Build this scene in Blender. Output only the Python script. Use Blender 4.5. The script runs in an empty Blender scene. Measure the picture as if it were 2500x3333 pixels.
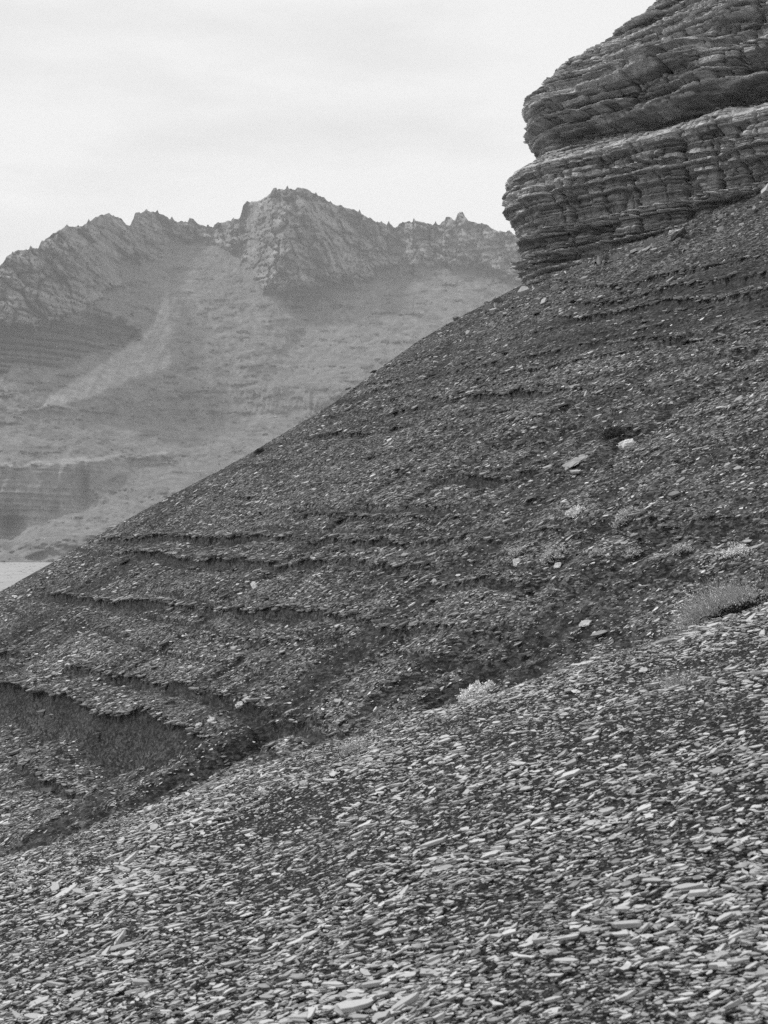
import bpy, math
import numpy as np
from mathutils import Matrix, Vector

# ------------------------------------------------------------------ camera, sky, sun, exposure
S = bpy.context.scene
COL = S.collection
K = 36.0 / 50.0 / 3333.0          # tangent of one photograph pixel (50 mm lens, 36 mm tall frame)
HOR = 1755.0                      # eye level in the photograph

cam = bpy.data.cameras.new('camera')
cam.sensor_fit = 'VERTICAL'
cam.sensor_height = 36.0
cam.sensor_width = 27.0
cam.lens = 50.0
cam.shift_y = (HOR - 1666.5) / 3333.0
cam.clip_start = 0.1
cam.clip_end = 6000.0
cam.dof.use_dof = True
cam.dof.focus_distance = 32.0
cam.dof.aperture_fstop = 9.0
cam_o = bpy.data.objects.new('camera', cam)
cam_o.rotation_euler = (math.radians(90), 0, 0)
COL.objects.link(cam_o)
S.camera = cam_o

SUN_EL, SUN_AZ = 48.0, 290.0      # degrees; azimuth clockwise from +Y (the way the camera looks)
world = bpy.data.worlds.new('World')
S.world = world
world.use_nodes = True
nt = world.node_tree
nt.nodes.clear()
w_out = nt.nodes.new('ShaderNodeOutputWorld')
w_bg = nt.nodes.new('ShaderNodeBackground')
w_sky = nt.nodes.new('ShaderNodeTexSky')
w_sky.sky_type = 'NISHITA'
w_sky.sun_disc = False
w_sky.sun_elevation = math.radians(SUN_EL)
w_sky.sun_rotation = math.radians(SUN_AZ)
w_sky.air_density = 1.0
w_bw = nt.nodes.new('ShaderNodeRGBToBW')
w_tc = nt.nodes.new('ShaderNodeTexCoord')
w_map = nt.nodes.new('ShaderNodeMapping')
w_map.inputs['Scale'].default_value = (2.2, 1.0, 9.0)
w_map.inputs['Rotation'].default_value = (0.0, 0.25, 0.0)
w_no = nt.nodes.new('ShaderNodeTexNoise')
w_no.inputs['Scale'].default_value = 1.6
w_no.inputs['Detail'].default_value = 7.0
w_no.inputs['Roughness'].default_value = 0.55
w_mr = nt.nodes.new('ShaderNodeMapRange')
w_mr.inputs['From Min'].default_value = 0.50
w_mr.inputs['From Max'].default_value = 0.78
w_mr.inputs['To Min'].default_value = 9.15
w_mr.inputs['To Max'].default_value = 7.5
w_mix = nt.nodes.new('ShaderNodeMix')
w_mix.data_type = 'FLOAT'
w_mix.inputs[0].default_value = 0.95          # an even white overcast over the clear sky
w_bg.inputs['Strength'].default_value = 0.1
L = nt.links.new
L(w_sky.outputs[0], w_bw.inputs[0])
L(w_tc.outputs['Generated'], w_map.inputs[0])
L(w_map.outputs[0], w_no.inputs['Vector'])
L(w_no.outputs[0], w_mr.inputs['Value'])
L(w_bw.outputs[0], w_mix.inputs[2])
L(w_mr.outputs[0], w_mix.inputs[3])
L(w_mix.outputs[0], w_bg.inputs['Color'])
L(w_bg.outputs[0], w_out.inputs['Surface'])

sun = bpy.data.lights.new('sun', 'SUN')
sun.energy = 3.0
sun.angle = math.radians(6.0)
sun.color = (1.0, 1.0, 1.0)
sun_o = bpy.data.objects.new('sun', sun)
el, az = math.radians(SUN_EL), math.radians(SUN_AZ)
sd = Vector((math.cos(el) * math.sin(az), math.cos(el) * math.cos(az), math.sin(el)))
sun_o.rotation_euler = sd.to_track_quat('Z', 'Y').to_euler()
sun_o.location = (-30, -30, 60)
COL.objects.link(sun_o)

S.view_settings.view_transform = 'Standard'
S.view_settings.look = 'None'
S.view_settings.gamma = 1.0
S.view_settings.exposure = 0.0
S.view_settings.use_curve_mapping = False
S.render.engine = 'CYCLES'
S.cycles.use_denoising = False
S.cycles.denoiser = 'OPENIMAGEDENOISE'
S.cycles.denoising_input_passes = 'RGB_ALBEDO_NORMAL'
S.cycles.max_bounces = 4
S.cycles.diffuse_bounces = 3
S.cycles.glossy_bounces = 1
S.cycles.volume_bounces = 2
S.cycles.pixel_filter_type = 'BLACKMAN_HARRIS'

# ------------------------------------------------------------------ numpy helpers
rng = np.random.default_rng(11)
_perm = np.random.default_rng(5).permutation(256).astype(np.int64)
_perm = np.concatenate([_perm, _perm, _perm])
_g = np.random.default_rng(6).normal(size=(256, 3))
_g /= np.linalg.norm(_g, axis=1)[:, None]


def perlin(x, y, z=0.0):
    x, y, z = np.broadcast_arrays(np.asarray(x, float), np.asarray(y, float), np.asarray(z, float))
    xi, yi, zi = np.floor(x), np.floor(y), np.floor(z)
    xf, yf, zf = x - xi, y - yi, z - zi
    xi, yi, zi = xi.astype(np.int64) & 255, yi.astype(np.int64) & 255, zi.astype(np.int64) & 255
    f = lambda t: t * t * t * (t * (t * 6 - 15) + 10)
    u, v, w = f(xf), f(yf), f(zf)
    def c(i, j, k):
        h = _perm[_perm[_perm[(xi + i) & 255] + ((yi + j) & 255)] + ((zi + k) & 255)]
        g = _g[h]
        return g[..., 0] * (xf - i) + g[..., 1] * (yf - j) + g[..., 2] * (zf - k)
    a = c(0, 0, 0) * (1 - u) + c(1, 0, 0) * u
    b = c(0, 1, 0) * (1 - u) + c(1, 1, 0) * u
    p = a * (1 - v) + b * v
    a = c(0, 0, 1) * (1 - u) + c(1, 0, 1) * u
    b = c(0, 1, 1) * (1 - u) + c(1, 1, 1) * u
    q = a * (1 - v) + b * v
    return (p * (1 - w) + q * w) * 1.5


def fbm(x, y, z=0.0, o=4, gain=0.5, lac=2.03):
    s, a, f = 0.0, 1.0, 1.0
    for i in range(o):
        s = s + a * perlin(x * f + 17.3 * i, y * f - 9.1 * i, z * f + 4.7 * i)
        a *= gain
        f *= lac
    return s


def ridged(x, y, z=0.0, o=4, gain=0.5):
    s, a, f = 0.0, 1.0, 1.0
    for i in range(o):
        s = s + a * (1 - 2 * np.abs(perlin(x * f + 7.3 * i, y * f - 3.1 * i, z * f + 1.7 * i)))
        a *= gain
        f *= 2.1
    return s


def cells(x, y, seed=0):
    """2-D Worley noise: distance to nearest and second feature point, and the cell's random value."""
    xi, yi = np.floor(x).astype(np.int64), np.floor(y).astype(np.int64)
    f1 = np.full(x.shape, 9.0)
    f2 = np.full(x.shape, 9.0)
    val = np.zeros(x.shape)
    for i in (-1, 0, 1):
        for j in (-1, 0, 1):
            cx, cy = xi + i, yi + j
            h = _perm[_perm[(cx + seed) & 255] + (cy & 255)]
            px = cx + 0.1 + 0.8 * (_perm[h + 31] / 255.0)
            py = cy + 0.1 + 0.8 * (_perm[h + 113] / 255.0)
            d = np.hypot(px - x, py - y)
            near = d < f1
            f2 = np.where(near, f1, np.minimum(f2, d))
            val = np.where(near, h / 255.0, val)
            f1 = np.where(near, d, f1)
    return f1, f2, val


def sstep(a, b, x):
    t = np.clip((x - a) / (b - a), 0, 1)
    return t * t * (3 - 2 * t)


def inside(poly, u, v):
    """signed distance in pixels, positive inside the polygon."""
    p = np.asarray(poly, float)
    best = np.full(u.shape, 1e9)
    ins = np.zeros(u.shape, bool)
    for (x0, y0), (x1, y1) in zip(p, np.roll(p, -1, 0)):
        dx, dy = x1 - x0, y1 - y0
        t = np.clip(((u - x0) * dx + (v - y0) * dy) / max(dx * dx + dy * dy, 1e-9), 0, 1)
        best = np.minimum(best, np.hypot(u - x0 - t * dx, v - y0 - t * dy))
        cross = ((y0 > v) != (y1 > v)) & (u < (x1 - x0) * (v - y0) / (y1 - y0 + 1e-12) + x0)
        ins ^= cross
    return np.where(ins, best, -best)


def mesh_from(name, verts, loops, starts, attrs=None, smooth=False):
    me = bpy.data.meshes.new(name)
    verts = np.ascontiguousarray(verts, np.float32)
    me.vertices.add(len(verts))
    me.vertices.foreach_set('co', verts.ravel())
    me.loops.add(len(loops))
    me.loops.foreach_set('vertex_index', np.ascontiguousarray(loops, np.int32))
    me.polygons.add(len(starts))
    me.polygons.foreach_set('loop_start', np.ascontiguousarray(starts, np.int32))
    me.update(calc_edges=True)
    for k, a in (attrs or {}).items():
        at = me.attributes.new(k, 'FLOAT', 'POINT')
        at.data.foreach_set('value', np.ascontiguousarray(a, np.float32))
    if smooth:
        me.shade_smooth()
    else:
        me.shade_flat()
    return me


def grid_mesh(name, P, attrs=None, smooth=True, flip=False):
    n, m = P.shape[:2]
    i = np.arange(n * m).reshape(n, m)
    q = np.stack([i[:-1, :-1], i[1:, :-1], i[1:, 1:], i[:-1, 1:]], -1).reshape(-1, 4)
    if flip:
        q = q[:, ::-1]
    at = {k: a.ravel() for k, a in (attrs or {}).items()}
    return mesh_from(name, P.reshape(-1, 3), q.ravel(), np.arange(len(q)) * 4, at, smooth)


def link(name, me, mat=None, parent=None, **props):
    o = bpy.data.objects.new(name, me)
    COL.objects.link(o)
    if mat is not None and me is not None and not me.materials:
        me.materials.append(mat)
    if parent is not None:
        o.parent = parent
    for k, v in props.items():
        o[k] = v
    return o


def thing(name, loc, label, cat, group=None):
    o = bpy.data.objects.new(name, None)
    o.empty_display_size = 0.1
    o.location = loc
    COL.objects.link(o)
    o['label'], o['category'] = label, cat
    if group:
        o['group'] = group
    return o


# ------------------------------------------------------------------ materials
def material(name, scale, lo, hi, bump=0.3, bscale=None, detail=8.0, bdist=0.02, rough=0.95, stretch=(1, 1, 1), objvar=0.0, spec=0.12):
    """grey mineral: the attribute tone (its own albedo) times a noise mottle lo..hi, with fine relief."""
    m = bpy.data.materials.new(name)
    m.use_nodes = True
    n, l = m.node_tree.nodes, m.node_tree.links.new
    b = n['Principled BSDF']
    b.inputs['Roughness'].default_value = rough
    b.inputs['Specular IOR Level'].default_value = spec
    at = n.new('ShaderNodeAttribute')
    at.attribute_name = 'tone'
    tc = n.new('ShaderNodeTexCoord')
    mp = n.new('ShaderNodeMapping')
    mp.inputs['Scale'].default_value = stretch
    l(tc.outputs['Object'], mp.inputs[0])
    no = n.new('ShaderNodeTexNoise')
    no.inputs['Scale'].default_value = scale
    no.inputs['Detail'].default_value = detail
    no.inputs['Roughness'].default_value = 0.65
    l(mp.outputs[0], no.inputs['Vector'])
    mr = n.new('ShaderNodeMapRange')
    mr.inputs['From Min'].default_value = 0.3
    mr.inputs['From Max'].default_value = 0.7
    mr.inputs['To Min'].default_value = lo
    mr.inputs['To Max'].default_value = hi
    l(no.outputs[0], mr.inputs['Value'])
    mu = n.new('ShaderNodeMath')
    mu.operation = 'MULTIPLY'
    l(at.outputs['Fac'], mu.inputs[0])
    l(mr.outputs[0], mu.inputs[1])
    out = mu.outputs[0]
    if objvar:
        oi = n.new('ShaderNodeObjectInfo')
        r2 = n.new('ShaderNodeMapRange')
        r2.inputs['To Min'].default_value = 1 - objvar
        r2.inputs['To Max'].default_value = 1 + objvar
        l(oi.outputs['Random'], r2.inputs['Value'])
        m2 = n.new('ShaderNodeMath')
        m2.operation = 'MULTIPLY'
        l(out, m2.inputs[0])
        l(r2.outputs[0], m2.inputs[1])
        out = m2.outputs[0]
    l(out, b.inputs['Base Color'])
    if bump:
        nb = n.new('ShaderNodeTexNoise')
        nb.inputs['Scale'].default_value = bscale or scale * 2
        nb.inputs['Detail'].default_value = 6.0
        nb.inputs['Roughness'].default_value = 0.7
        l(mp.outputs[0], nb.inputs['Vector'])
        bp = n.new('ShaderNodeBump')
        bp.inputs['Strength'].default_value = bump
        bp.inputs['Distance'].default_value = bdist
        l(nb.outputs[0], bp.inputs['Height'])
        l(bp.outputs[0], b.inputs['Normal'])
    return m


def gravelly(m, specks, lo, hi, turn=.2):
    """fine grit too small to pick apart: speckled cells over the soil, absent where the attribute bare is 1."""
    n, l = m.node_tree.nodes, m.node_tree.links.new
    b = n['Principled BSDF']
    src = b.inputs['Base Color'].links[0].from_socket
    tc = next(q for q in n if q.type == 'TEX_COORD')
    prev, hgt = src, None
    ba = n.new('ShaderNodeAttribute')
    ba.attribute_name = 'bare'
    inv = n.new('ShaderNodeMapRange')
    inv.inputs['To Min'].default_value = 1.0
    inv.inputs['To Max'].default_value = .35
    l(ba.outputs['Fac'], inv.inputs['Value'])
    for sc in specks:
        m0 = n.new('ShaderNodeMapping')
        m0.inputs['Rotation'].default_value = (0, 0, -turn)
        l(tc.outputs['Object'], m0.inputs[0])
        mp = n.new('ShaderNodeMapping')
        mp.inputs['Scale'].default_value = (.75, .9, 1.9)
        l(m0.outputs[0], mp.inputs[0])
        vo = n.new('ShaderNodeTexVoronoi')
        vo.inputs['Scale'].default_value = sc
        l(mp.outputs[0], vo.inputs['Vector'])
        bw = n.new('ShaderNodeRGBToBW')
        l(vo.outputs['Color'], bw.inputs[0])
        mr = n.new('ShaderNodeMapRange')
        mr.inputs['From Min'].default_value = .25
        mr.inputs['From Max'].default_value = .8
        mr.inputs['To Min'].default_value = lo
        mr.inputs['To Max'].default_value = hi
        l(bw.outputs[0], mr.inputs['Value'])
        mx = n.new('ShaderNodeMix')
        mx.data_type = 'FLOAT'
        l(inv.outputs[0], mx.inputs[0])
        mx.inputs[2].default_value = .8
        l(mr.outputs[0], mx.inputs[3])
        mu = n.new('ShaderNodeMath')
        mu.operation = 'MULTIPLY'
        l(prev, mu.inputs[0])
        l(mx.outputs[0], mu.inputs[1])
        prev = mu.outputs[0]
        bp = n.new('ShaderNodeBump')
        bp.inputs['Strength'].default_value = .7
        bp.inputs['Distance'].default_value = .5 / sc
        l(bw.outputs[0], bp.inputs['Height'])
        l(b.inputs['Normal'].links[0].from_socket, bp.inputs['Normal'])
        l(bp.outputs[0], b.inputs['Normal'])
    l(prev, b.inputs['Base Color'])


M_soil = material('slope_soil', 9.0, 0.6, 1.5, 0.8, 28.0, bdist=0.03)
M_soil_near = material('near_soil', 22.0, 0.55, 1.5, 0.8, 70.0, bdist=0.012)
gravelly(M_soil, (13.0, 27.0), .35, 2.6)
gravelly(M_soil_near, (60.0, 120.0), .5, 1.8)
M_stone = material('shale', 30.0, 0.75, 1.25, 0.35, 60.0, bdist=0.004, rough=0.85, spec=0.2)
M_stone_one = material('shale_piece', 30.0, 0.75, 1.25, 0.35, 60.0, bdist=0.004, rough=0.85, objvar=0.2, spec=0.2)
M_cliff = material('layered_rock', 2.5, 0.55, 1.5, 0.9, 9.0, bdist=0.08, stretch=(1, 1, 5))
M_bed = material('pale_limestone', 6.0, 0.6, 1.35, 0.6, 25.0, bdist=0.03)
M_mount = material('mountain_rock', 0.07, 0.6, 1.4, 1.0, 0.2, bdist=5.0, detail=11.0)
M_plain = material('plain_silt', 0.05, 0.9, 1.1, 0.0, stretch=(1, 0.25, 1))


def flat_mat(name, v, rough=0.9):
    m = bpy.data.materials.new(name)
    m.use_nodes = True
    n, l = m.node_tree.nodes, m.node_tree.links.new
    b = n['Principled BSDF']
    b.inputs['Roughness'].default_value = rough
    b.inputs['Specular IOR Level'].default_value = 0.1
    no = n.new('ShaderNodeTexNoise')
    no.inputs['Scale'].default_value = 40.0
    mr = n.new('ShaderNodeMapRange')
    mr.inputs['From Min'].default_value = 0.3
    mr.inputs['From Max'].default_value = 0.7
    mr.inputs['To Min'].default_value = v * 0.65
    mr.inputs['To Max'].default_value = v * 1.35
    l(no.outputs[0], mr.inputs['Value'])
    l(mr.outputs[0], b.inputs['Base Color'])
    return m


M_pale_leaf = flat_mat('pale_leaf', 0.74)
M_mid_leaf = flat_mat('grey_leaf', 0.5)
M_dark_leaf = flat_mat('dark_leaf', 0.06)
M_straw = flat_mat('dry_straw', 0.39)
M_hollow_shade = flat_mat('hollow_shade', 0.03)  # near-black: the tuft's inner shade put into a colour
M_twig = flat_mat('twig', 0.08)

# ------------------------------------------------------------------ middle slope: the long talus face of the far spur
GX, GY, Z0 = 0.585, 0.28, -7.1
GN = math.hypot(GX, GY)
UPX, UPY = GX / GN, GY / GN               # uphill
SX, SY = -UPY, UPX                        # along the contour, away from the camera


def on_plane(u, v):
    a, zr = (u - 1250.0) * K, (HOR - v) * K
    y = -Z0 / (GX * a + GY - zr)
    return a * y, y, zr * y


sil = np.array([(-700, 2330), (-300, 2100), (0, 1925), (190, 1822), (360, 1718), (480, 1655), (600, 1590), (720, 1528), (840, 1462),
                (960, 1390), (1090, 1310), (1220, 1212), (1350, 1118), (1500, 1030), (1700, 925), (2500, 420), (3200, 0)], float)


def ridge_y(a):
    u = a / K + 1250.0
    v = np.interp(u, sil[:, 0], sil[:, 1])
    return -Z0 / (GX * a + GY - (HOR - v) * K)


# every ledge: points (u, v, height of the step in m) picked on the face, then the height over which it heals
ledges = [
    ([(300, 1752, .0), (390, 1752, .12), (750, 1748, .16), (1000, 1755, .10), (1200, 1763, .13), (1450, 1757, .06), (1700, 1748, .05), (2000, 1760, .0)], .22),
    ([(340, 1790, .0), (480, 1800, .16), (700, 1832, .18), (900, 1836, .10), (1050, 1830, .14), (1300, 1838, .08), (1600, 1850, .0)], .25),
    ([(120, 1905, .0), (199, 1930, .16), (330, 1953, .13), (500, 1962, .17), (700, 1976, .12), (850, 1992, .15), (1000, 1997, .17), (1150, 2010, .10), (1300, 2040, .12), (1500, 2055, .07), (1700, 2085, .11), (1820, 2092, .0)], .22),
    ([(210, 2180, .0), (260, 2182, .2), (330, 2184, .14), (430, 2190, .22), (520, 2210, .10), (640, 2246, .14), (760, 2272, .12), (830, 2292, .14), (1000, 2325, .08), (1150, 2350, .0)], .25),
    ([(-300, 2230, .35), (0, 2252, .42), (150, 2262, .5), (270, 2292, .28), (312, 2318, .10), (360, 2340, .36), (500, 2365, .42), (620, 2395, .2), (760, 2415, .06), (900, 2430, .0)], .62),
    ([(0, 2440, .0), (90, 2475, .12), (150, 2505, .14), (240, 2510, .12), (300, 2530, .0)], .2),
    ([(-100, 2095, .1), (0, 2128, .14), (70, 2140, .12), (140, 2165, .0)], .2),
    ([(1400, 1300, .0), (1500, 1289, .15), (1640, 1280, .17), (1753, 1270, .14), (1850, 1262, .05), (2000, 1256, .04), (2150, 1248, .0)], .2),
    ([(1380, 1555, .0), (1500, 1540, .10), (1620, 1533, .12), (1720, 1527, .08), (1830, 1520, .0)], .18),
    ([(1780, 1035, .0), (1860, 1027, .12), (2000, 1015, .15), (2150, 990, .12), (2300, 985, .14), (2500, 960, .1), (2800, 930, .1)], .18),
    ([(1800, 990, .0), (1950, 985, .14), (2100, 955, .16), (2250, 940, .12), (2500, 915, .13), (2800, 880, .12)], .16),
    ([(1830, 948, .0), (1980, 935, .12), (2150, 905, .12), (2350, 870, .15), (2500, 850, .1), (2800, 810, .1)], .16),
    ([(1900, 1120, .0), (2000, 1112, .08), (2200, 1100, .10), (2400, 1080, .0)], .15),
    ([(900, 1690, .0), (1000, 1685, .07), (1200, 1690, .09), (1400, 1685, .06), (1600, 1690, .0)], .15),
    ([(640, 2060, .0), (760, 2075, .08), (900, 2090, .06), (1100, 2100, .0)], .15),
    ([(1000, 1420, .0), (1080, 1410, .08), (1200, 1402, .08), (1330, 1395, .0)], .15),
    ([(1900, 1700, .0), (2050, 1695, .08), (2250, 1690, .07), (2500, 1660, .06)], .15),
    ([(1300, 1880, .0), (1450, 1885, .08), (1700, 1905, .09), (1850, 1930, .0)], .15),
]
_led = []
for pts, heal in ledges:
    q = []
    for (u, v, A) in pts:
        x, y, z = on_plane(u, v)
        q.append((SX * x + SY * y, z, A))
    q = np.array(sorted(q))
    q[:, 2] *= 2.5 if heal > .5 else 1.35
    _led.append((q, heal))
rs = np.random.default_rng(8)
zf = -3.6
while zf < 6.4:                                  # thin beds that run on across the whole face
    s0 = rs.uniform(4, 14)
    sq = np.linspace(s0, s0 + rs.uniform(16, 34), 12)
    zq_ = zf + .05 * perlin(sq * .2, zf * 3, 2.0) + np.linspace(0, rs.uniform(-.1, .1), 12)
    Aq_ = np.clip(rs.uniform(.02, .055) * (.5 if zf < -.8 else 1.0) * (1 + 1.4 * perlin(sq * .3, zf * 5, 4.0)), .0, .14)
    Aq_[0] = Aq_[-1] = 0
    _led.append((np.stack([sq, zq_, Aq_], 1), .11))
    zf += rs.uniform(.22, .50)

# rills: dark runnels down the fall line, by start and end pixel
rills = [((1860, 1305), (1560, 1485), .10, .22), ((1950, 1290), (1700, 1440), .06, .2), ((2480, 1130), (2030, 1440), .10, .28), ((2400, 1300), (2000, 1600), .06, .3),
         ((1460, 1130), (1400, 1260), .05, .3), ((2300, 1500), (1800, 1830), .05, .3), ((2200, 1700), (1700, 2030), .08, .2), ((2150, 1850), (1750, 2110), .08, .15),
         ((1900, 1800), (1500, 2100), .06, .2), ((1500, 2100), (900, 2480), .10, .18), ((1300, 2080), (760, 2450), .10, .2), ((1650, 2060), (1150, 2370), .08, .14),
         ((1150, 2130), (560, 2560), .10, .22), ((980, 2330), (300, 2720), .12, .2), ((850, 2360), (150, 2750), .10, .2), ((1900, 1985), (1400, 2280), .07, .12), ((600, 2420), (100, 2640), .07, .2)]
_ril = []
for (p, q, A, w) in rills:
    x0, y0, _ = on_plane(*p)
    x1, y1, _ = on_plane(*q)
    _ril.append((x0, y0, x1, y1, A, w))


FX, FZ = 0.32, -1.7                       # the plane of the near rib
edge = np.array([(-900, 3120), (0, 2808), (150, 2768), (340, 2692), (453, 2654), (800, 2520), (977, 2457), (1113, 2420), (1221, 2390), (1400, 2326), (1665, 2250),
                 (1897, 2166), (2182, 2085), (2295, 2040), (2500, 1974), (3300, 1720)], float)


def edge_y(a):
    v = np.interp(a / K + 1250, edge[:, 0], edge[:, 1])
    return -FZ / (FX * a - (HOR - v) * K)


def mid_fields(x, y):
    """height of the middle slope, and how bare of stones it is (0..1)."""
    z = Z0 + GX * x + GY * y
    s = SX * x + SY * y
    up = UPX * x + UPY * y
    fade = sstep(0.2, 2.5, ridge_y(x / np.maximum(y, 1.0)) - y)
    und = 0.16 * fbm(s * .16, up * .22, 3.1, 3) + 0.035 * fbm(s * .9, up * .9, 1.0, 3) + 0.03 * ridged(s * 1.3 + .4 * perlin(s * .4, up * .3), up * .16, 7.7, 2)
    d = und * (0.25 + 0.75 * fade)
    bare = np.zeros_like(x)
    scarp = np.zeros_like(x)
    wob = 0.035 * fbm(s * 1.1, up * .2, 21.0, 3) + .010 * perlin(s * 3.0, up * .5, 8.0)
    for q, heal in _led:
        zk = np.interp(s, q[:, 0], q[:, 1])
        A = np.interp(s, q[:, 0], q[:, 2], left=0 if q[0, 2] == 0 else q[0, 2], right=0 if q[-1, 2] == 0 else q[-1, 2])
        A = A * np.clip(0.85 + 0.8 * perlin(s * .7, zk * 3.0 + 5.0, 2.2), 0.2, 1.5)
        h = z + wob * (.45 if heal > .5 else 1) - zk
        below = np.where(h < 0, np.exp(np.minimum(h, 0) / heal), 0.0) * sstep(0.0, -0.04 if heal < .5 else -.26, h)
        lip = np.where(h >= 0, np.exp(-np.maximum(h, 0) / (heal * .6)), 0.0)
        d = d - A * below + 0.30 * A * lip * sstep(0, .02, h)
        if heal > .2:
            scarp = np.maximum(scarp, np.clip(A * 4.0, 0, 1) * np.where(h < .05, np.exp(np.minimum(h, 0) / heal), 0.0))
        bare = np.maximum(bare, np.clip(A * 6.0, 0, 1) * np.where(h < 0.02, np.exp(np.minimum(h, 0) / (heal * .8)), 0.0))
    for (x0, y0, x1, y1, A, w) in _ril:
        dx, dy = x1 - x0, y1 - y0
        t = ((x - x0) * dx + (y - y0) * dy) / (dx * dx + dy * dy)
        tt = np.clip(t, 0, 1)
        dist = np.hypot(x - x0 - tt * dx, y - y0 - tt * dy) + 0.12 * perlin(s * 2.0, up * 1.2, 4.0)
        g = np.exp(-(dist / w) ** 2) * np.clip(.7 + .8 * perlin(up * .9, s * .5, 9.0), 0.1, 1)
        d = d - 2.3 * A * g
        bare = np.maximum(bare, 0.95 * g)
    strat = perlin(z * 4.6 + .35 * perlin(s * .25, z), s * .04, 41.0) + .6 * perlin(z * 10.0 + .3 * perlin(s * .3, z, 5.0), s * .07, 43.0)
    line = sstep(.22, .44, strat) * np.clip(.7 + 1.2 * perlin(s * .16, z * .7, 47.0), 0, 1)
    d = d - .08 * line * fade
    low = sstep(1.5, -3.0, z)
    sw = s + .25 * perlin(up * .22, s * .3, 51.0)
    run = perlin(sw * 1.5, up * .05, 53.0) + .6 * perlin(sw * 3.0, up * .08, 55.0)
    rline = sstep(.16, .42, run) * np.clip(.5 + .6 * low + 1.0 * perlin(up * .2, s * .2, 57.0), 0, 1)
    d = d - .08 * rline * fade * (1 - scarp)
    gul = sstep(9.5, 1.5, y - edge_y(x / np.maximum(y, 1.5)))
    bare = np.maximum.reduce([bare, .95 * line, .9 * rline, gul * np.clip(.62 + .9 * run, .15, .95)])
    # bare clay high up under the cliff and in patches
    patch = sstep(0.15, 0.55, fbm(s * .22, up * .35, 14.0, 4)) * .55
    clay = sstep(3.6, 4.4, z) * sstep(6.3, 5.4, z) * sstep(1.0, 5.0, x) * np.clip(.9 + 1.0 * fbm(s * .35, z * 1.6, 6.0, 3), 0, .95)
    bare = np.clip(np.maximum.reduce([bare, patch, clay]), 0, 1)
    return z + d, bare


def mid_z(x, y):
    return mid_fields(np.atleast_1d(np.asarray(x, float)), np.atleast_1d(np.asarray(y, float)))[0]


NA, NR = 430, 410
aa = np.linspace(-0.46, 0.40, NA)
ry = ridge_y(aa)
zr_top = (Z0 + GX * aa * ry + GY * ry) / ry
zr_bot = (HOR - np.interp(aa / K + 1250, [-1000, 0, 2500, 3100], [3000, 3000, 2330, 2170])) * K
tt = np.linspace(0, 1, NR)[:, None]
zr = zr_bot[None] + (zr_top - zr_bot)[None] * tt
Y = -Z0 / (GX * aa[None] + GY - zr)
X = aa[None] * Y
Zm, Bm = mid_fields(X, Y)
rows = [np.stack([X, Y, Zm], -1)]
bare_rows = [Bm]
k = np.array([.25, .6, 1.2, 2.2, 4, 7, 12, 20.])[:, None]          # the hidden back of the spur
yb = ry[None] + k
xb = aa[None] * ry[None] + k * 0.25
zb = Zm[-1][None] - 0.10 * k - 0.55 * np.maximum(k - .5, 0)
rows.append(np.stack([xb, yb, np.maximum(zb, -26)], -1))
bare_rows.append(np.zeros_like(xb))
Pm = np.concatenate(rows, 0)
tone = 0.036 * (1 + .35 * fbm(Pm[..., 0] * .5, Pm[..., 1] * .5, Pm[..., 2] * 2.0, 3)) * (1 - .0 * np.concatenate(bare_rows, 0))
mid = link('middle_slope', grid_mesh('middle_slope', Pm, {'tone': tone, 'bare': np.concatenate(bare_rows, 0)}, True, True), M_soil, kind='structure')

# ------------------------------------------------------------------ foreground slope: the near rib the camera stands on
FX, FZ = 0.32, -1.7
def fore_z(x, y):
    x, y = np.atleast_1d(np.asarray(x, float)), np.atleast_1d(np.asarray(y, float))
    ye = edge_y(x / np.maximum(y, 1.5))
    z = FZ + FX * x + 0.05 * fbm(x * .45, y * .45, 1.5, 3) * sstep(0, 2.0, ye - y) + 0.014 * fbm(x * 2.6, y * 2.6, 5.0, 3)
    over = np.maximum(y - ye, 0)
    return z - 0.16 * sstep(0, .5, over) * over - 0.62 * np.maximum(over - .12, 0)


ya = np.concatenate([np.linspace(-2.0, 3.2, 14), np.geomspace(3.3, 16.5, 180)])
xa = np.linspace(-1, 1, 200)
YF = np.repeat(ya[:, None], len(xa), 1)
XF = xa[None] * (1.8 + 0.36 * np.maximum(YF, 0))
ZF = fore_z(XF, YF)
PF = np.stack([XF, YF, ZF], -1)
tone = 0.022 * (1 + .3 * fbm(XF * 1.3, YF * 1.3, 2.0, 3))
fore = link('foreground_slope', grid_mesh('foreground_slope', PF, {'tone': tone}, True, True), M_soil_near, kind='structure')


# ------------------------------------------------------------------ shale flakes
def frames(nrm, ang):
    """right-handed frames with z = nrm and x turned by ang."""
    ref = np.array([1.0, 0, 0])[None]
    x = ref - (nrm * ref).sum(1, keepdims=True) * nrm
    x /= np.linalg.norm(x, axis=1, keepdims=True)
    y = np.cross(nrm, x)
    c, s = np.cos(ang)[:, None], np.sin(ang)[:, None]
    return c * x + s * y, -s * x + c * y, nrm


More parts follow.
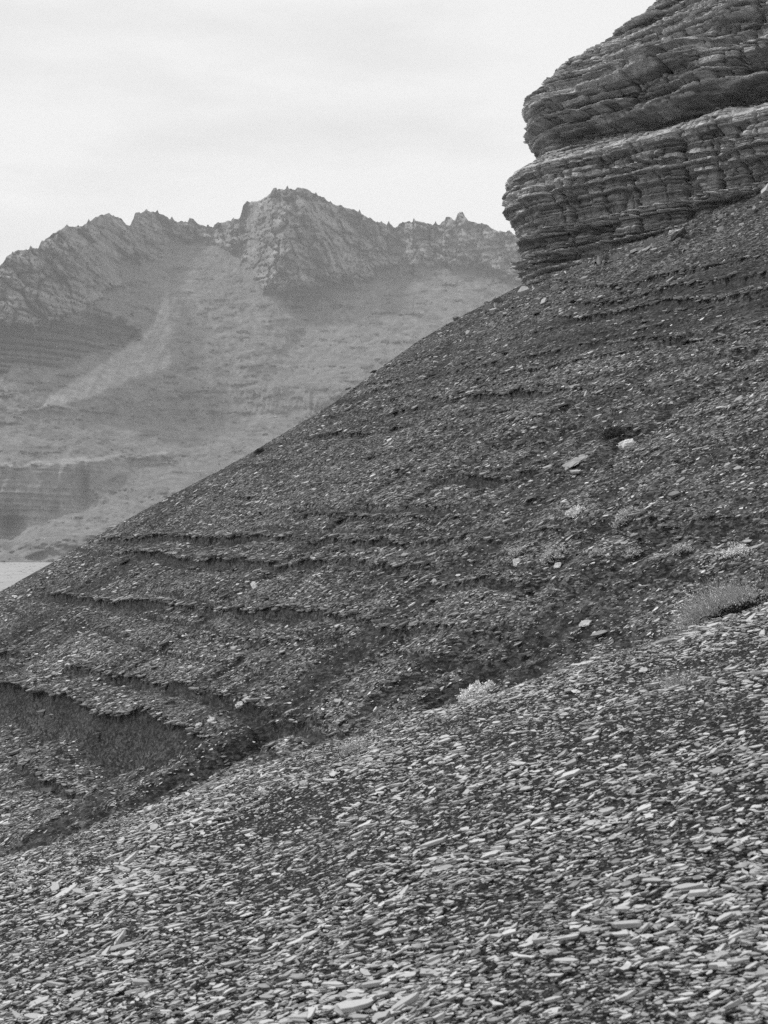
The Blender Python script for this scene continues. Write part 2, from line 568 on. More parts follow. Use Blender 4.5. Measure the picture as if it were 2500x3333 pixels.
def flake_local(n, k, r, bevel):
    """k unit flakes of n sides: (k, rings*n, 3) with length 1, width 1, thickness 1 and the polygons of one."""
    th = (np.arange(n)[None] + r.uniform(-.32, .32, (k, n))) * 2 * np.pi / n + r.uniform(0, 6.28, (k, 1))
    rad = r.uniform(.52, 1.2, (k, n)) * .5
    ex = 1.0 - .25 * np.abs(np.sin(th + r.uniform(0, 6, (k, 1))))
    px, py = rad * ex * np.cos(th), rad * ex * np.sin(th)
    tilt = r.uniform(-.5, .5, (k, 2))
    top = 0.5 + tilt[:, :1] * px + tilt[:, 1:] * py + r.uniform(-.08, .08, (k, n))
    rings = [np.stack([px * .9, py * .9, np.full_like(px, -.6)], -1)]
    if bevel:
        rings.append(np.stack([px * 1.0, py * 1.0, top - .12 - r.uniform(0, .15, (k, n))], -1))
        rings.append(np.stack([px * .97, py * .97, top], -1))
    else:
        rings.append(np.stack([px, py, top], -1))
    V = np.concatenate(rings, 1)
    polys = []
    R = len(rings)
    for g in range(R - 1):
        for i in range(n):
            j = (i + 1) % n
            polys.append([g * n + i, g * n + j, (g + 1) * n + j, (g + 1) * n + i])
    polys.append([(R - 1) * n + i for i in range(n)])
    return V, polys


def flake_mesh(name, C, F, dims, tone, n, bevel, r):
    k = len(C)
    V, polys = flake_local(n, k, r, bevel)
    nv = V.shape[1]
    V = V * dims[:, None, :]
    W = C[:, None, :] + V[..., :1] * F[0][:, None] + V[..., 1:2] * F[1][:, None] + V[..., 2:3] * F[2][:, None]
    lo = np.concatenate([np.array(p) for p in polys])
    ln = np.array([len(p) for p in polys])
    loops = (np.arange(k)[:, None] * nv + lo[None]).ravel()
    starts = np.concatenate([[0], np.cumsum(np.tile(ln, k))[:-1]])
    return mesh_from(name, W.reshape(-1, 3), loops, starts, {'tone': np.repeat(tone, nv)}, False)


r0 = np.random.default_rng(77)
variants = []
for i in range(24):
    me = flake_mesh('shale_flake', np.zeros((1, 3)), [np.eye(3)[j][None] for j in range(3)], np.ones((1, 3)), np.array([r0.uniform(.85, 1.1)]), int(r0.integers(6, 10)), True, r0)
    variants.append(me)


def tone_variants(base, mat):
    out = []
    for me in variants:
        m = me.copy()
        a = m.attributes['tone'].data
        a.foreach_set('value', np.full(len(m.vertices), base * r0.uniform(.85, 1.2), np.float32))
        m.materials.clear()
        m.materials.append(mat)
        out.append(m)
    return out


def single_flakes(parent, C, F, dims, metas, name='shale_flake'):
    for i in range(len(C)):
        o = bpy.data.objects.new(name, metas[i % len(metas)])
        m = Matrix.Identity(4)
        for j in range(3):
            for q in range(3):
                m[q][j] = F[j][i][q] * dims[i][j]
            m[j][3] = C[i][j]
        o.parent = parent
        o.matrix_local = m
        COL.objects.link(o)


def slope_normals(fn, x, y, e=0.03):
    z = fn(x, y)
    zx = (fn(x + e, y) - z) / e
    zy = (fn(x, y + e) - z) / e
    n = np.stack([-np.clip(zx, -1.5, 1.5), -np.clip(zy, -1.2, 1.2), np.ones_like(zx)], 1)
    return n / np.linalg.norm(n, axis=1)[:, None], z


def tilt_normals(n, sd, r, vertical=0.0):
    m = n * (1 - vertical) + np.array([0, 0, 1.0]) * vertical + r.normal(0, sd, n.shape)
    return m / np.linalg.norm(m, axis=1)[:, None]


# --- on the middle slope
def scatter_mid(N, r):
    a = r.uniform(-0.345, 0.335, N)
    t = r.uniform(0, 1, N)
    zt = np.interp(a, aa, zr_top)
    zb_ = np.interp(a, aa, zr_bot)
    y = -Z0 / (GX * a + GY - (zb_ + (zt - zb_) * t))
    return a * y, y


x, y = scatter_mid(160000, rng)
_, b = mid_fields(x, y)
keep = rng.uniform(0, 1, len(x)) > b * .86
x, y, b = x[keep], y[keep], b[keep]
nrm, z = slope_normals(mid_z, x, y, .12)
ok_ = nrm[:, 2] > .66
x, y, z, nrm, b = x[ok_], y[ok_], z[ok_], nrm[ok_], b[ok_]
px = rng.lognormal(math.log(9.0), .42, len(x)) * np.exp(.35 * fbm(x * .35, y * .3, 91.0, 3))                      # apparent length, photograph pixels
Ln = np.clip(px * K * y * (24.0 / y) ** .25, .02, .42)
nn = tilt_normals(nrm, .17, rng, .22)
Fm = frames(nn, rng.normal(0.1, .4, len(x)))
dims = np.stack([Ln * 1.2, Ln * rng.uniform(.3, .75, len(x)), Ln * rng.uniform(.06, .2, len(x))], 1)
C = np.stack([x, y, z], 1) + nn * (dims[:, 2:3] * rng.uniform(.2, .7, (len(x), 1)))
tn = np.clip(rng.lognormal(math.log(.31), .5, len(x)) * (.8 + .2 * sstep(8, 16, px)), .05, .6)
order = np.argsort(-px * (y / y))
one, rest = order[:300], order[300:]
sub = lambda F, i: [f[i] for f in F]
single_flakes(mid, C[one], sub(Fm, one), dims[one], tone_variants(.3, M_stone_one))
bigger, small = rest[:9000], rest[9000:]
link('shale_flakes', flake_mesh('shale_flakes', C[bigger], sub(Fm, bigger), dims[bigger], tn[bigger], 6, False, rng), M_stone, mid, kind='stuff')
h_ = len(small) // 2
link('shale_chips', flake_mesh('shale_chips', C[small[:h_]], sub(Fm, small[:h_]), dims[small[:h_]], tn[small[:h_]], 4, False, rng), M_stone, mid, kind='stuff')
link('shale_grit', flake_mesh('shale_grit', C[small[h_:]], sub(Fm, small[h_:]), dims[small[h_:]] * 1.15, tn[small[h_:]], 3, False, rng), M_stone, mid, kind='stuff')

# --- plates of the harder beds jutting out at each ledge
ps = []
for q, heal in _led:
    s0, s1 = q[0, 0], q[-1, 0]
    nq = int((s1 - s0) / (.016 if heal > .5 else .03))
    sp = rng.uniform(s0, s1, nq)
    Aq = np.interp(sp, q[:, 0], q[:, 2])
    kq = (rng.uniform(0, 1, nq) < np.clip(Aq * 5, 0, 1))
    sp, Aq = sp[kq], Aq[kq]
    zq = np.interp(sp, q[:, 0], q[:, 1])
    uq = (zq - Z0) / GN + rng.uniform(-.10, .02, len(sp)) - .02
    for _ in range(2):                                               # settle on the wandering lip
        xq, yq = UPX * uq + SX * sp, UPY * uq + SY * sp
        wobq = 0.035 * fbm(sp * 1.1, uq * .2, 21.0, 3) + .010 * perlin(sp * 3.0, uq * .5, 8.0)
        uq = (zq - wobq * (.45 if heal > .5 else 1) - Z0) / GN + rng.uniform(-.03, .03, len(sp))
    uq = uq + .06
    xq, yq = UPX * uq + SX * sp, UPY * uq + SY * sp
    ps.append(np.stack([xq - UPX * .07, yq - UPY * .07, mid_z(xq, yq) - rng.uniform(.0, .06, len(sp)) * np.clip(Aq * 6, .3, 1.3)], 1))
Cp = np.concatenate(ps)
Lp = np.clip(rng.lognormal(math.log(.095), .5, len(Cp)), .03, .32) * (Cp[:, 1] / 25.0) ** .6
npl = tilt_normals(np.tile(np.array([[-.22, -.06, 1.0]]), (len(Cp), 1)), .14, rng)
Fp = frames(npl, rng.normal(0.1, .5, len(Cp)))
dp = np.stack([Lp, Lp * rng.uniform(.5, .9, len(Cp)), Lp * rng.uniform(.06, .13, len(Cp))], 1)
link('ledge_plates', flake_mesh('ledge_plates', Cp, Fp, dp, np.clip(rng.lognormal(math.log(.19), .4, len(Cp)), .06, .5), 6, True, rng), M_stone, mid, kind='stuff')

# --- on the foreground slope
N = 88000
a = rng.uniform(-0.36, 0.36, N)
ze = (HOR - np.interp(a / K + 1250, edge[:, 0], edge[:, 1])) * K
zl = -0.47
w = rng.uniform(0, 1, N) ** 1.75
y = -FZ / (FX * a - (ze + .002 + (zl - ze) * w))
x = a * y
nrm, z = slope_normals(fore_z, x, y, .04)
Ln = np.clip(rng.lognormal(math.log(.0245), .52, N) * np.exp(.45 * fbm(x * .9, y * .7, 93.0, 3)), .009, .26) * (y / 8.0) ** .25
nn = tilt_normals(nrm + np.array([.03, -.09, 0]), .15, rng, .0)
Ff = frames(nn, rng.normal(-0.12, .5, N))
dims = np.stack([Ln * 1.3, Ln * rng.uniform(.34, .76, N), np.clip(Ln * rng.uniform(.06, .17, N), .003, .016)], 1)
C = np.stack([x, y, z], 1) + nn * (dims[:, 2:3] * rng.uniform(-.2, .8, (N, 1)) + rng.uniform(0, .028, (N, 1)))
tn = np.clip(rng.lognormal(math.log(.39), .42, N) * (.6 + .4 * sstep(.015, .04, Ln)) * (.86 + .24 * sstep(6.5, 11.5, y)), .06, .47)
inview = (np.abs(a) < .275) & ((HOR - z / y / K) < 3360)
px = np.where(inview, Ln / y, 0)
order = np.argsort(-px)
one, rest = order[:300], order[300:]
single_flakes(fore, C[one], sub(Ff, one), dims[one], tone_variants(.38, M_stone_one))
bigger, small = rest[:7500], rest[7500:]
link('shale_flakes', flake_mesh('shale_flakes', C[bigger], sub(Ff, bigger), dims[bigger], tn[bigger], 7, True, rng), M_stone, fore, kind='stuff')
h_ = len(small) * 2 // 5
link('shale_chips', flake_mesh('shale_chips', C[small[:h_]], sub(Ff, small[:h_]), dims[small[:h_]], tn[small[:h_]], 4, False, rng), M_stone, fore, kind='stuff')
link('shale_grit', flake_mesh('shale_grit', C[small[h_:]], sub(Ff, small[h_:]), dims[small[h_:]] * 1.15, tn[small[h_:]], 3, False, rng), M_stone, fore, kind='stuff')

# ------------------------------------------------------------------ cliff at the top of the spur
NY = 45.0
ex, ey = -0.69, 0.725                     # along the face, away from the camera
R = 3.0
cx, cy = 3.89 + R * .996, NY - R * .086
sx0, sy0 = cx - R * .725, cy - R * .69


def cliff_plan(s):
    """plan point and outward normal; s<0 the straight face towards the camera, s>0 round the nose."""
    th = math.radians(133.6) - np.clip(s, 0, 9.5) / R
    outx, outy = -np.sin(th), np.cos(th)
    x = np.where(s <= 0, sx0 - ex * -s * -1 * -1, cx + R * outx)
    y = np.where(s <= 0, sy0 - ey * -s * -1 * -1, cy + R * outy)
    x = np.where(s <= 0, sx0 - ex * (-s), x)
    y = np.where(s <= 0, sy0 - ey * (-s), y)
    return x, y, outx, outy


prof = np.array([(1080, 1722), (1000, 1716), (939, 1706), (905, 1704), (882, 1702), (874, 1690), (864, 1690), (852, 1700), (830, 1693), (800, 1686), (792, 1684), (784, 1688), (767, 1679),
                 (739, 1673), (712, 1666), (703, 1646), (690, 1643), (660, 1646), (630, 1651), (601, 1651), (588, 1660), (566, 1692), (547, 1724), (520, 1752), (506, 1762),
                 (498, 1748), (475, 1728), (452, 1719), (401, 1712), (372, 1705), (366, 1691), (358, 1693), (346, 1709)], float)
pz = (HOR - prof[:, 0]) * K * NY
pd = -(prof[:, 1] - 1650) * K * NY
ups = np.array([(346, 1709), (326, 1747), (303, 1768), (252, 1825), (229, 1836), (166, 1934), (120, 2002), (74, 2065), (34, 2123), (0, 2168), (-200, 2420), (-600, 2900)], float)
uz = (HOR - ups[:, 0]) * K * NY
ud = (ups[:, 1] - 1709) * K * NY

s_f = np.concatenate([np.linspace(-17, -8.6, 40)[:-1], np.linspace(-8.6, 4.2, 330), np.linspace(4.2, 9.4, 20)[1:]])
z_f = np.concatenate([np.linspace(6.4, 17.4, 420), np.linspace(17.4, 24.0, 40)[1:]])
Sg, Zg = np.meshgrid(s_f, z_f)


def bed1(z, s, seed):
    """thin beds: a stepped outward offset that changes with height and wanders along the face."""
    zz = z + .05 * perlin(s * .5, seed, 1.0)
    t = .55 * perlin(zz * 4.0, s * .12, seed) + .35 * perlin(zz * 11.0, s * .25, seed + 3) + .35 * perlin(zz * 24.0, s * .5, seed + 6)
    return np.tanh(t * 3.0)


rk = np.random.default_rng(21)
bed_z = 6.0 + np.cumsum(np.clip(rk.lognormal(math.log(.075), .55, 400), .03, .30))
bed_off = rk.normal(0, 1, 401)
bed_len = np.clip(rk.lognormal(math.log(.6), .5, 401), .3, 2.2)
bed_ph = rk.uniform(0, 9, 401)
bed_tone = rk.normal(0, 1, 401)


def beds(S_, Z_):
    """stacked beds broken into blocks: bed number, its own offset, block offset, closeness to a joint."""
    zz = Z_ + .02 * perlin(S_ * .3, 61.0, 1.0) + .006 * perlin(S_ * 1.7, 63.0, Z_ * .5)
    k_ = np.clip(np.searchsorted(bed_z, zz), 1, 398)
    t_ = bed_z[k_] - bed_z[k_ - 1]
    dz = np.minimum(zz - bed_z[k_ - 1], bed_z[k_] - zz)
    q = (S_ + .10 * perlin(S_ * 1.5, Z_ * 2.0, 65.0)) / bed_len[k_] + bed_ph[k_]
    qi = np.floor(q).astype(np.int64)
    fr = q - qi
    ds = np.minimum(fr, 1 - fr) * bed_len[k_]
    hsh = _perm[_perm[(qi * 7 + k_ * 13) & 255] + (k_ & 255)] / 255.0 - .5
    return k_, bed_off[k_], hsh, dz, ds, t_


def cliff_surface(S_, Z_, extra=0.0, detail=True):
    x, y, ox, oy = cliff_plan(S_)
    face = sstep(0.5, -6.5, S_)                                # 0 at the nose, 1 at the right of the frame
    Zo = Z_
    Z_ = Z_ + face * (.22 * perlin(S_ * .42, 3.0, 6.0) + .10 * perlin(S_ * 1.1, 3.0, 16.0)) * sstep(10.6, 11.6, Z_)
    d = np.interp(Z_, pz, pd)
    D = np.interp(Zo, uz, ud)
    nose = sstep(1.8, .2, np.abs(S_ - 2.4))
    # the recess under the upper block deepens along the face
    zc = 12.15 - .2 * face
    d = d - (.35 + 1.0 * face) * np.exp(-((Z_ - zc) / .24) ** 2) * sstep(1.5, -2.0, S_)
    d = d - (.55 * face) * np.exp(-((Z_ - (14.15)) / .16) ** 2) * np.clip(.4 + 1.6 * perlin(S_ * .5, 3.3, 1.0), 0, 1)
    d = d - (.6 * face) * np.exp(-((Z_ - (15.6)) / .2) ** 2) * np.clip(.5 + 1.6 * perlin(S_ * .45, 9.3, 1.0), 0, 1)
    if detail:
        tame = 1 - .75 * nose
        soft = .8 * sstep(11.1, 11.5, Z_) * sstep(12.0, 11.7, Z_)        # the debris-covered shelf
        up_ = sstep(13.6, 14.4, Z_)
        ub = sstep(11.9, 12.3, Z_)
        w = S_ + .25 * perlin(S_ * .7, Z_ * .6, 2.0)
        but = ridged(w * .55, Z_ * .13, 4.0, 2) * .09 + .06 * fbm(w * 1.5, Z_ * .5, 12.0, 3)
        f1, f2, _ = cells(w * 1.35, Z_ * .32 + 40, 3)
        crack = np.exp(-((f2 - f1) / .075) ** 2) * 1.6
        f1b, f2b, _ = cells(w * 3.0 + 9, Z_ * .9 + 11, 8)
        crack2 = np.exp(-((f2b - f1b) / .12) ** 2)
        d = d + tame * (1 - .6 * soft) * (but * (1 - .45 * ub) + .26 * fbm(S_ * .38, Z_ * .3, 71.0, 2) * face + ub * .42 * np.tanh(3 * fbm(S_ * .3, Z_ * 1.5, 44.0, 2)) * face - .20 * (1 - .5 * ub) * crack * np.clip(.5 + 1.4 * perlin(S_ * .8, Z_ * .7, 33.0), 0, 1) - .05 * crack2)
        k_, bo, bh, dz, ds, tk = beds(S_, Zo)
        wz = Zo + .02 * perlin(S_ * .3, 81.0, 2.0)
        kz = np.floor(wz / .46).astype(np.int64)
        sw = (S_ + .12 * perlin(Z_ * 1.2, S_ * .3, 83.0)) / (.75 + .5 * (_perm[kz & 255] / 255.0)) + 3.7 * (_perm[(kz + 90) & 255] / 255.0)
        ks = np.floor(sw).astype(np.int64)
        hb = _perm[_perm[(ks * 3 + kz * 11) & 255] + (kz & 255)] / 255.0
        d = d + (1 - .8 * nose) * (1 - .8 * soft) * (np.where(hb > .74, -.26, 0) + np.where(hb < .16, .14, 0)) * np.clip(.6 + .9 * perlin(S_ * .4, Z_ * .5, 85.0), .15, 1.2)
        for sj, wj, dj, z0, z1 in ((-.9, .05, .4, 8.0, 11.3), (-2.2, .045, .35, 9.4, 11.6), (-3.35, .06, .5, 8.4, 11.7), (-4.9, .06, .5, 8.2, 11.7), (-6.1, .05, .45, 8.8, 11.8), (.7, .04, .3, 8.0, 10.4), (-2.8, .05, .45, 12.4, 13.8), (-4.2, .05, .35, 12.3, 14.6), (-6.6, .05, .4, 12.4, 14.8)):
            sj = sj + .09 * perlin(Z_ * 1.3, sj, 87.0) + .03 * np.sign(perlin(Z_ * 4.0, sj, 88.0))
            d = d - dj * np.exp(-((S_ - sj) / wj) ** 2) * sstep(z0, z0 + .2, Z_) * sstep(z1, z1 - .2, Z_)
        var = np.clip(.9 + .9 * perlin(S_ * .5, Z_ * .9, 17.0), .2, 1.6) * (1 - .45 * nose) * (1 - .75 * soft)
        blk = .10 * np.tanh(1.6 * bo) + .12 * bh * np.clip(tk / .10, .4, 1.6) - .05 * np.exp(-(dz / .014) ** 2) - .09 * np.exp(-(ds / .028) ** 2) * (tk > .09)
        d = d + var * (1 + .5 * ub) * blk
        for zl, zt, pr, un in ((8.68, .06, .13, .20), (9.30, .10, .12, .18), (10.02, .03, .05, .08), (10.53, .05, .09, .16), (11.0, .05, .06, .14), (12.75, .08, .16, .22), (13.25, .10, .18, .26), (13.75, .07, .16, .2)):
            zl = zl + .02 * perlin(S_ * .4, zl * 3.0, 71.0)
            am = np.clip(.7 + 1.1 * perlin(S_ * .7, zl * 5.0, 73.0), .1, 1.5) * (1 - .5 * nose)
            d = d + am * (pr * sstep(zl - zt, zl - zt * .6, Zo) * sstep(zl + zt, zl + zt * .3, Zo) - 1.25 * un * np.exp(-((Zo - (zl - zt * 2.0)) / (zt * .9 + .03)) ** 2))
        d = d + soft * .09 * fbm(S_ * 2.5, Z_ * 4.0, 95.0, 3) + .035 * fbm(S_ * 6.0, Z_ * 10.0, 3.0, 4, .65) + up_ * .26 * bed1(Z_ * .5, S_ * .6, 9.0) * tame
    d = d + extra
    shrink = 1 - .42 * face
    X_ = x + ox * d + .9 * D * shrink
    Y_ = y + oy * d + .43 * D * shrink
    return np.stack([X_, Y_, Zo + .02 * perlin(S_ * .6, Zo * .4, 50.0)], -1)


Pc = cliff_surface(Sg, Zg)
bedtone = np.tanh(bed_tone[beds(Sg, Zg)[0]]) * .8 + .8 * (beds(Sg, Zg)[2])
tone = .37 * (1 + .50 * bedtone + .25 * fbm(Sg * .8, Zg * 1.2, 2.0, 3))
tone *= 1 - .30 * sstep(10.6, 9.6, Zg)                              # the lower beds are a darker mudstone
tone += .045 * np.clip(.6 + 1.2 * fbm(Sg * 1.3, Zg * 3.0, 7.0, 3), 0, 1.6) * sstep(11.1, 11.4, Zg) * sstep(12.0, 11.8, Zg)         # pale dust and grit on the shelf
for zz, th_, st in ((10.05, .022, .34), (9.78, .014, .16), (8.95, .014, .14), (10.52, .035, .22), (9.05, .012, .14)):
    zw = zz + .012 * perlin(Sg * 1.2, 4.0, zz)
    tone += 2.0 * st * np.exp(-((Zg - zw) / (th_ * 1.3)) ** 2) * np.clip(.55 + 1.3 * perlin(Sg * 1.0, zz * 7.0, 3.0), 0, 1)
cliff = link('cliff', grid_mesh('cliff', Pc, {'tone': np.clip(tone, .03, .5)}, False, True), M_cliff, kind='structure')

# pale harder beds stand proud of the face: each a strip of its own
rb = np.random.default_rng(3)
for (zc, th, out, s0, s1, tn_) in ((8.66, .10, .10, -12, 3.6, .42), (9.22, .06, .15, -12, 1.0, .52), (9.38, .05, .12, -12, .2, .55), (8.36, .05, .08, 0.0, 3.6, .24), (10.53, .05, .08, -12, -1.2, .27)):
    ss = np.linspace(s0, s1, 240)
    t5 = np.linspace(0, 1, 6)
    SS, TT = np.meshgrid(ss, t5)
    thick = th * np.clip(1 + 1.0 * fbm(SS * 1.8, zc, 3.0, 4, .6), .3, 2.2)
    ZZ = zc + .04 * perlin(SS * .7, zc * 3, 1.0) + thick * (TT - .5)
    prj = out * np.clip(.45 + 1.5 * fbm(SS * 2.2, zc * 5, TT * .4, 4, .65), -.6, 1.7)
    prj = prj + .07
    prj = np.where((TT == 0) | (TT == 1), -.25, prj * (.75 + .25 * np.sin(TT * math.pi)))
    PP = cliff_surface(SS, ZZ, prj, True)
    link('limestone_bed', grid_mesh('limestone_bed', PP, {'tone': tn_ * (1 + .3 * fbm(SS * 3, ZZ * 6, 1.0, 3))}, False, True), M_bed, cliff)

# slabs fallen on the shelf between the two blocks
n = 210
ss = rb.uniform(-8.6, 1.2, n)
zz = rb.uniform(11.35, 12.05, n)
p0 = cliff_surface(ss, zz)
p1 = cliff_surface(ss + .04, zz)
p2 = cliff_surface(ss, zz + .04)
nr = -np.cross(p1 - p0, p2 - p0)
nr /= np.linalg.norm(nr, axis=1)[:, None]
nr = np.where(nr[:, 2:3] < 0, -nr, nr)
nr = tilt_normals(nr, .2, rb, .35)
Ln = np.clip(rb.lognormal(math.log(.11), .5, n), .04, .38)
dm = np.stack([Ln, Ln * rb.uniform(.5, .9, n), Ln * rb.uniform(.12, .3, n)], 1)
single_flakes(cliff, p0 + nr * dm[:, 2:3] * .5, frames(nr, rb.uniform(0, 6, n)), dm, tone_variants(.24, M_stone_one))

n = 190
ss = rb.uniform(-8.6, 3.0, n)
gx, gy, gox, goy = cliff_plan(ss)
off = .25 + rb.gamma(1.3, .55, n)
fx, fy = gx + gox * off, gy + goy * off
nr, fz = slope_normals(mid_z, fx, fy, .1)
nr = tilt_normals(nr, .3, rb, .2)
Ln = np.clip(rb.lognormal(math.log(.16), .55, n), .06, .6)
dm = np.stack([Ln, Ln * rb.uniform(.5, .9, n), Ln * rb.uniform(.15, .55, n)], 1)
link('fallen_blocks', flake_mesh('fallen_blocks', np.stack([fx, fy, fz], 1) + nr * dm[:, 2:3] * .35, frames(nr, rb.uniform(0, 6, n)), dm, np.clip(rb.lognormal(math.log(.22), .4, n), .08, .5), 6, True, rb), M_stone, cliff, kind='stuff')

# ------------------------------------------------------------------ mountain across the valley
crest = np.array([(-1200, 1180), (-700, 1010), (-300, 930), (0, 866), (27, 832), (54, 816), (125, 807), (131, 789), (163, 770), (174, 760), (205, 745), (217, 733), (240, 738), (266, 737), (300, 715), (325, 702),
                  (338, 697), (353, 693), (372, 705), (396, 712), (403, 722), (416, 736), (426, 728), (434, 716), (436, 702), (442, 694), (460, 690), (477, 686), (497, 689), (515, 693), (540, 704), (552, 714), (563, 712), (572, 720), (597, 722),
                  (612, 718), (627, 712), (640, 722), (651, 732), (672, 736), (694, 739), (699, 730), (706, 726), (730, 722), (752, 717), (766, 713), (781, 709), (788, 686), (792, 669), (800, 658), (806, 656), (811, 657),
                  (822, 660), (838, 654), (852, 650), (866, 641), (871, 638), (880, 630), (887, 616), (891, 609), (896, 610), (903, 619), (914, 615), (940, 616), (960, 616), (966, 610), (984, 612), (1000, 615), (1012, 624), (1023, 630),
                  (1040, 637), (1056, 645), (1061, 651), (1075, 659), (1095, 668), (1109, 669), (1130, 678), (1150, 681), (1166, 690), (1190, 704), (1210, 714), (1224, 722), (1245, 726), (1269, 730), (1280, 738), (1287, 743), (1297, 732), (1310, 724), (1330, 722),
                  (1355, 719), (1385, 726), (1430, 732), (1440, 722), (1447, 716), (1460, 708), (1470, 707), (1478, 717), (1484, 712), (1490, 697), (1498, 690), (1507, 690), (1513, 702), (1524, 719), (1550, 726), (1584, 730), (1595, 742), (1607, 747),
                  (1630, 752), (1648, 755), (1659, 750), (1670, 764), (1682, 768), (1750, 780), (1850, 800), (2100, 860), (2600, 960)], float)
NU, NV = 600, 310
uu = np.concatenate([np.linspace(-1100, -30, 60)[:-1], np.linspace(-30, 1730, 520), np.linspace(1730, 2400, NU - 579)[1:]])
jag = 7.0 * fbm(uu * .06, 2.0, 1.0, 4) + 8.0 * np.maximum(perlin(uu * .085, 7.0), 0) ** 2 * 6
vc = np.interp(uu, crest[:, 0], crest[:, 1]) - jag * .7
vb = np.interp(uu, [-1100, 0, 180, 2400], [1850, 1841, 1822, 1815])
T = np.linspace(0, 1, NV)[:, None]
U = np.repeat(uu[None], NV, 0)
V = vb[None] + (vc - vb)[None] * T
# wandering copies of the pixel coordinates make ragged borders
Uw = U + 30 * fbm(U * .014, V * .014, 3.0, 5, .6)
Vw = V + 30 * fbm(U * .014, V * .014, 8.0, 5, .6)
Us = U + 9 * fbm(U * .02, V * .02, 3.0, 4)
Vs = V + 7 * fbm(U * .02, V * .02, 8.0, 4)


def region(poly, soft=8.0, fine=False):
    return sstep(-soft, soft, inside(poly, Us if fine else Uw, Vs if fine else Vw))


POLY_L = [(-1200, 1000), (-1200, 500), (418, 500), (422, 745), (440, 790), (405, 870), (362, 940), (332, 985), (230, 1012), (150, 1052), (0, 1066), (-1200, 1150)]
rockL = region(POLY_L, 7)
POLY_C = [(418, 500), (1290, 500), (1292, 880), (1190, 900), (1120, 915), (1060, 930), (950, 942), (855, 948), (835, 900), (800, 850), (765, 800), (690, 792), (610, 772), (540, 790), (480, 830), (452, 850), (425, 800), (418, 745)]
rockC = region(POLY_C, 14)
POLY_R = [(1285, 500), (2600, 500), (2600, 1040), (1900, 940), (1690, 905), (1560, 865), (1450, 850), (1300, 882), (1285, 760)]
rockR = region(POLY_R, 22)
rock = np.maximum.reduce([rockL, rockC, rockR])
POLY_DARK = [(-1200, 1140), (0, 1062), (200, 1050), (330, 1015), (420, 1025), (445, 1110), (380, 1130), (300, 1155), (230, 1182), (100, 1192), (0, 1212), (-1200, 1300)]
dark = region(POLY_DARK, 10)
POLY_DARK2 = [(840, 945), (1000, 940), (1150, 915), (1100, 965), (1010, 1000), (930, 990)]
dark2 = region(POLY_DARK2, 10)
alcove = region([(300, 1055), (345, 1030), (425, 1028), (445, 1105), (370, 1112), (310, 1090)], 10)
scree = np.maximum(region([(545, 940), (556, 1000), (560, 1080), (555, 1200), (430, 1232), (300, 1290), (110, 1326), (300, 1205), (440, 1110), (505, 1050), (520, 990)], 7, True),
                   .6 * region([(600, 960), (575, 1060), (562, 1130), (545, 1060), (560, 960)], 8, True))
POLY_BLUFF = [(-1200, 1515), (0, 1517), (60, 1524), (180, 1512), (400, 1492), (530, 1484), (540, 1505), (440, 1530), (330, 1570), (310, 1600), (280, 1655), (160, 1690), (50, 1745), (-40, 1765), (-1200, 1720)]
bluff = region(POLY_BLUFF, 5, True)
cap = region([(-1200, 1512), (0, 1506), (80, 1512), (110, 1500), (250, 1490), (390, 1484), (545, 1470), (545, 1484), (390, 1499), (250, 1506), (110, 1519), (60, 1526), (0, 1518), (-1200, 1526)], 3, True)
POLY_BENCH = [(820, 1275), (900, 1250), (1000, 1260), (1110, 1300), (1130, 1345), (1000, 1345), (840, 1335)]
bench = region(POLY_BENCH, 8)
bench2 = region([(-200, 1300), (100, 1330), (420, 1245), (700, 1230), (830, 1240), (830, 1300), (500, 1330), (300, 1380), (0, 1400), (-200, 1400)], 20)
hills = sstep(1560, 1640, Vw)

vg = np.linspace(1852, 560, 420)[:, None]


def slope_at(Uq, Vq):
    uw = Uq + 16 * fbm(Uq * .012, Vq * .012, 3.0, 4)
    vw = Vq + 12 * fbm(Uq * .012, Vq * .012, 8.0, 4)
    reg = lambda poly, soft: sstep(-soft, soft, inside(poly, uw, vw))
    rk = np.maximum.reduce([reg(POLY_L, 25), reg(POLY_C, 25), reg(POLY_R, 45)])
    t_ = 0.62 * (1 - .40 * sstep(1330, 1420, vw)) * (1 - .15 * sstep(1560, 1640, vw))
    t_ = t_ + 1.9 * rk + .55 * reg(POLY_DARK, 10) + .5 * reg(POLY_DARK2, 10) + 1.0 * reg(POLY_BLUFF, 6) + .4 * reg(POLY_BENCH, 8)
    return np.clip(t_, .32, 4.0)


Ug = np.repeat(uu[None], len(vg), 0)
Vg = np.repeat(vg, len(uu), 1)
tg = slope_at(Ug, Vg)
kg = (HOR - Vg) * K
dl = np.diff(kg, axis=0) / np.maximum(.5 * (tg[1:] + tg[:-1]) - .5 * (kg[1:] + kg[:-1]), .12)
Yg = 1480.0 * np.exp(np.concatenate([np.zeros((1, len(uu))), np.cumsum(dl, 0)], 0))
kern = np.exp(-(np.arange(-60, 61) / 22.0) ** 2)
kern /= kern.sum()
Yp = np.pad(Yg, ((0, 0), (60, 60)), 'edge')
Yg = sum(kern[i] * Yp[:, i:i + len(uu)] for i in range(121))
fi = np.clip((vg[0, 0] - V) / (vg[0, 0] - vg[1, 0]), 0, len(vg) - 1.001)
i0 = fi.astype(int)
ci = np.repeat(np.arange(len(uu))[None], NV, 0)
Yb = Yg[i0, ci] * (1 - (fi - i0)) + Yg[i0 + 1, ci] * (fi - i0)
kk = (HOR - V) * K
xm, zm = (U - 1250) * K * Yb, kk * Yb

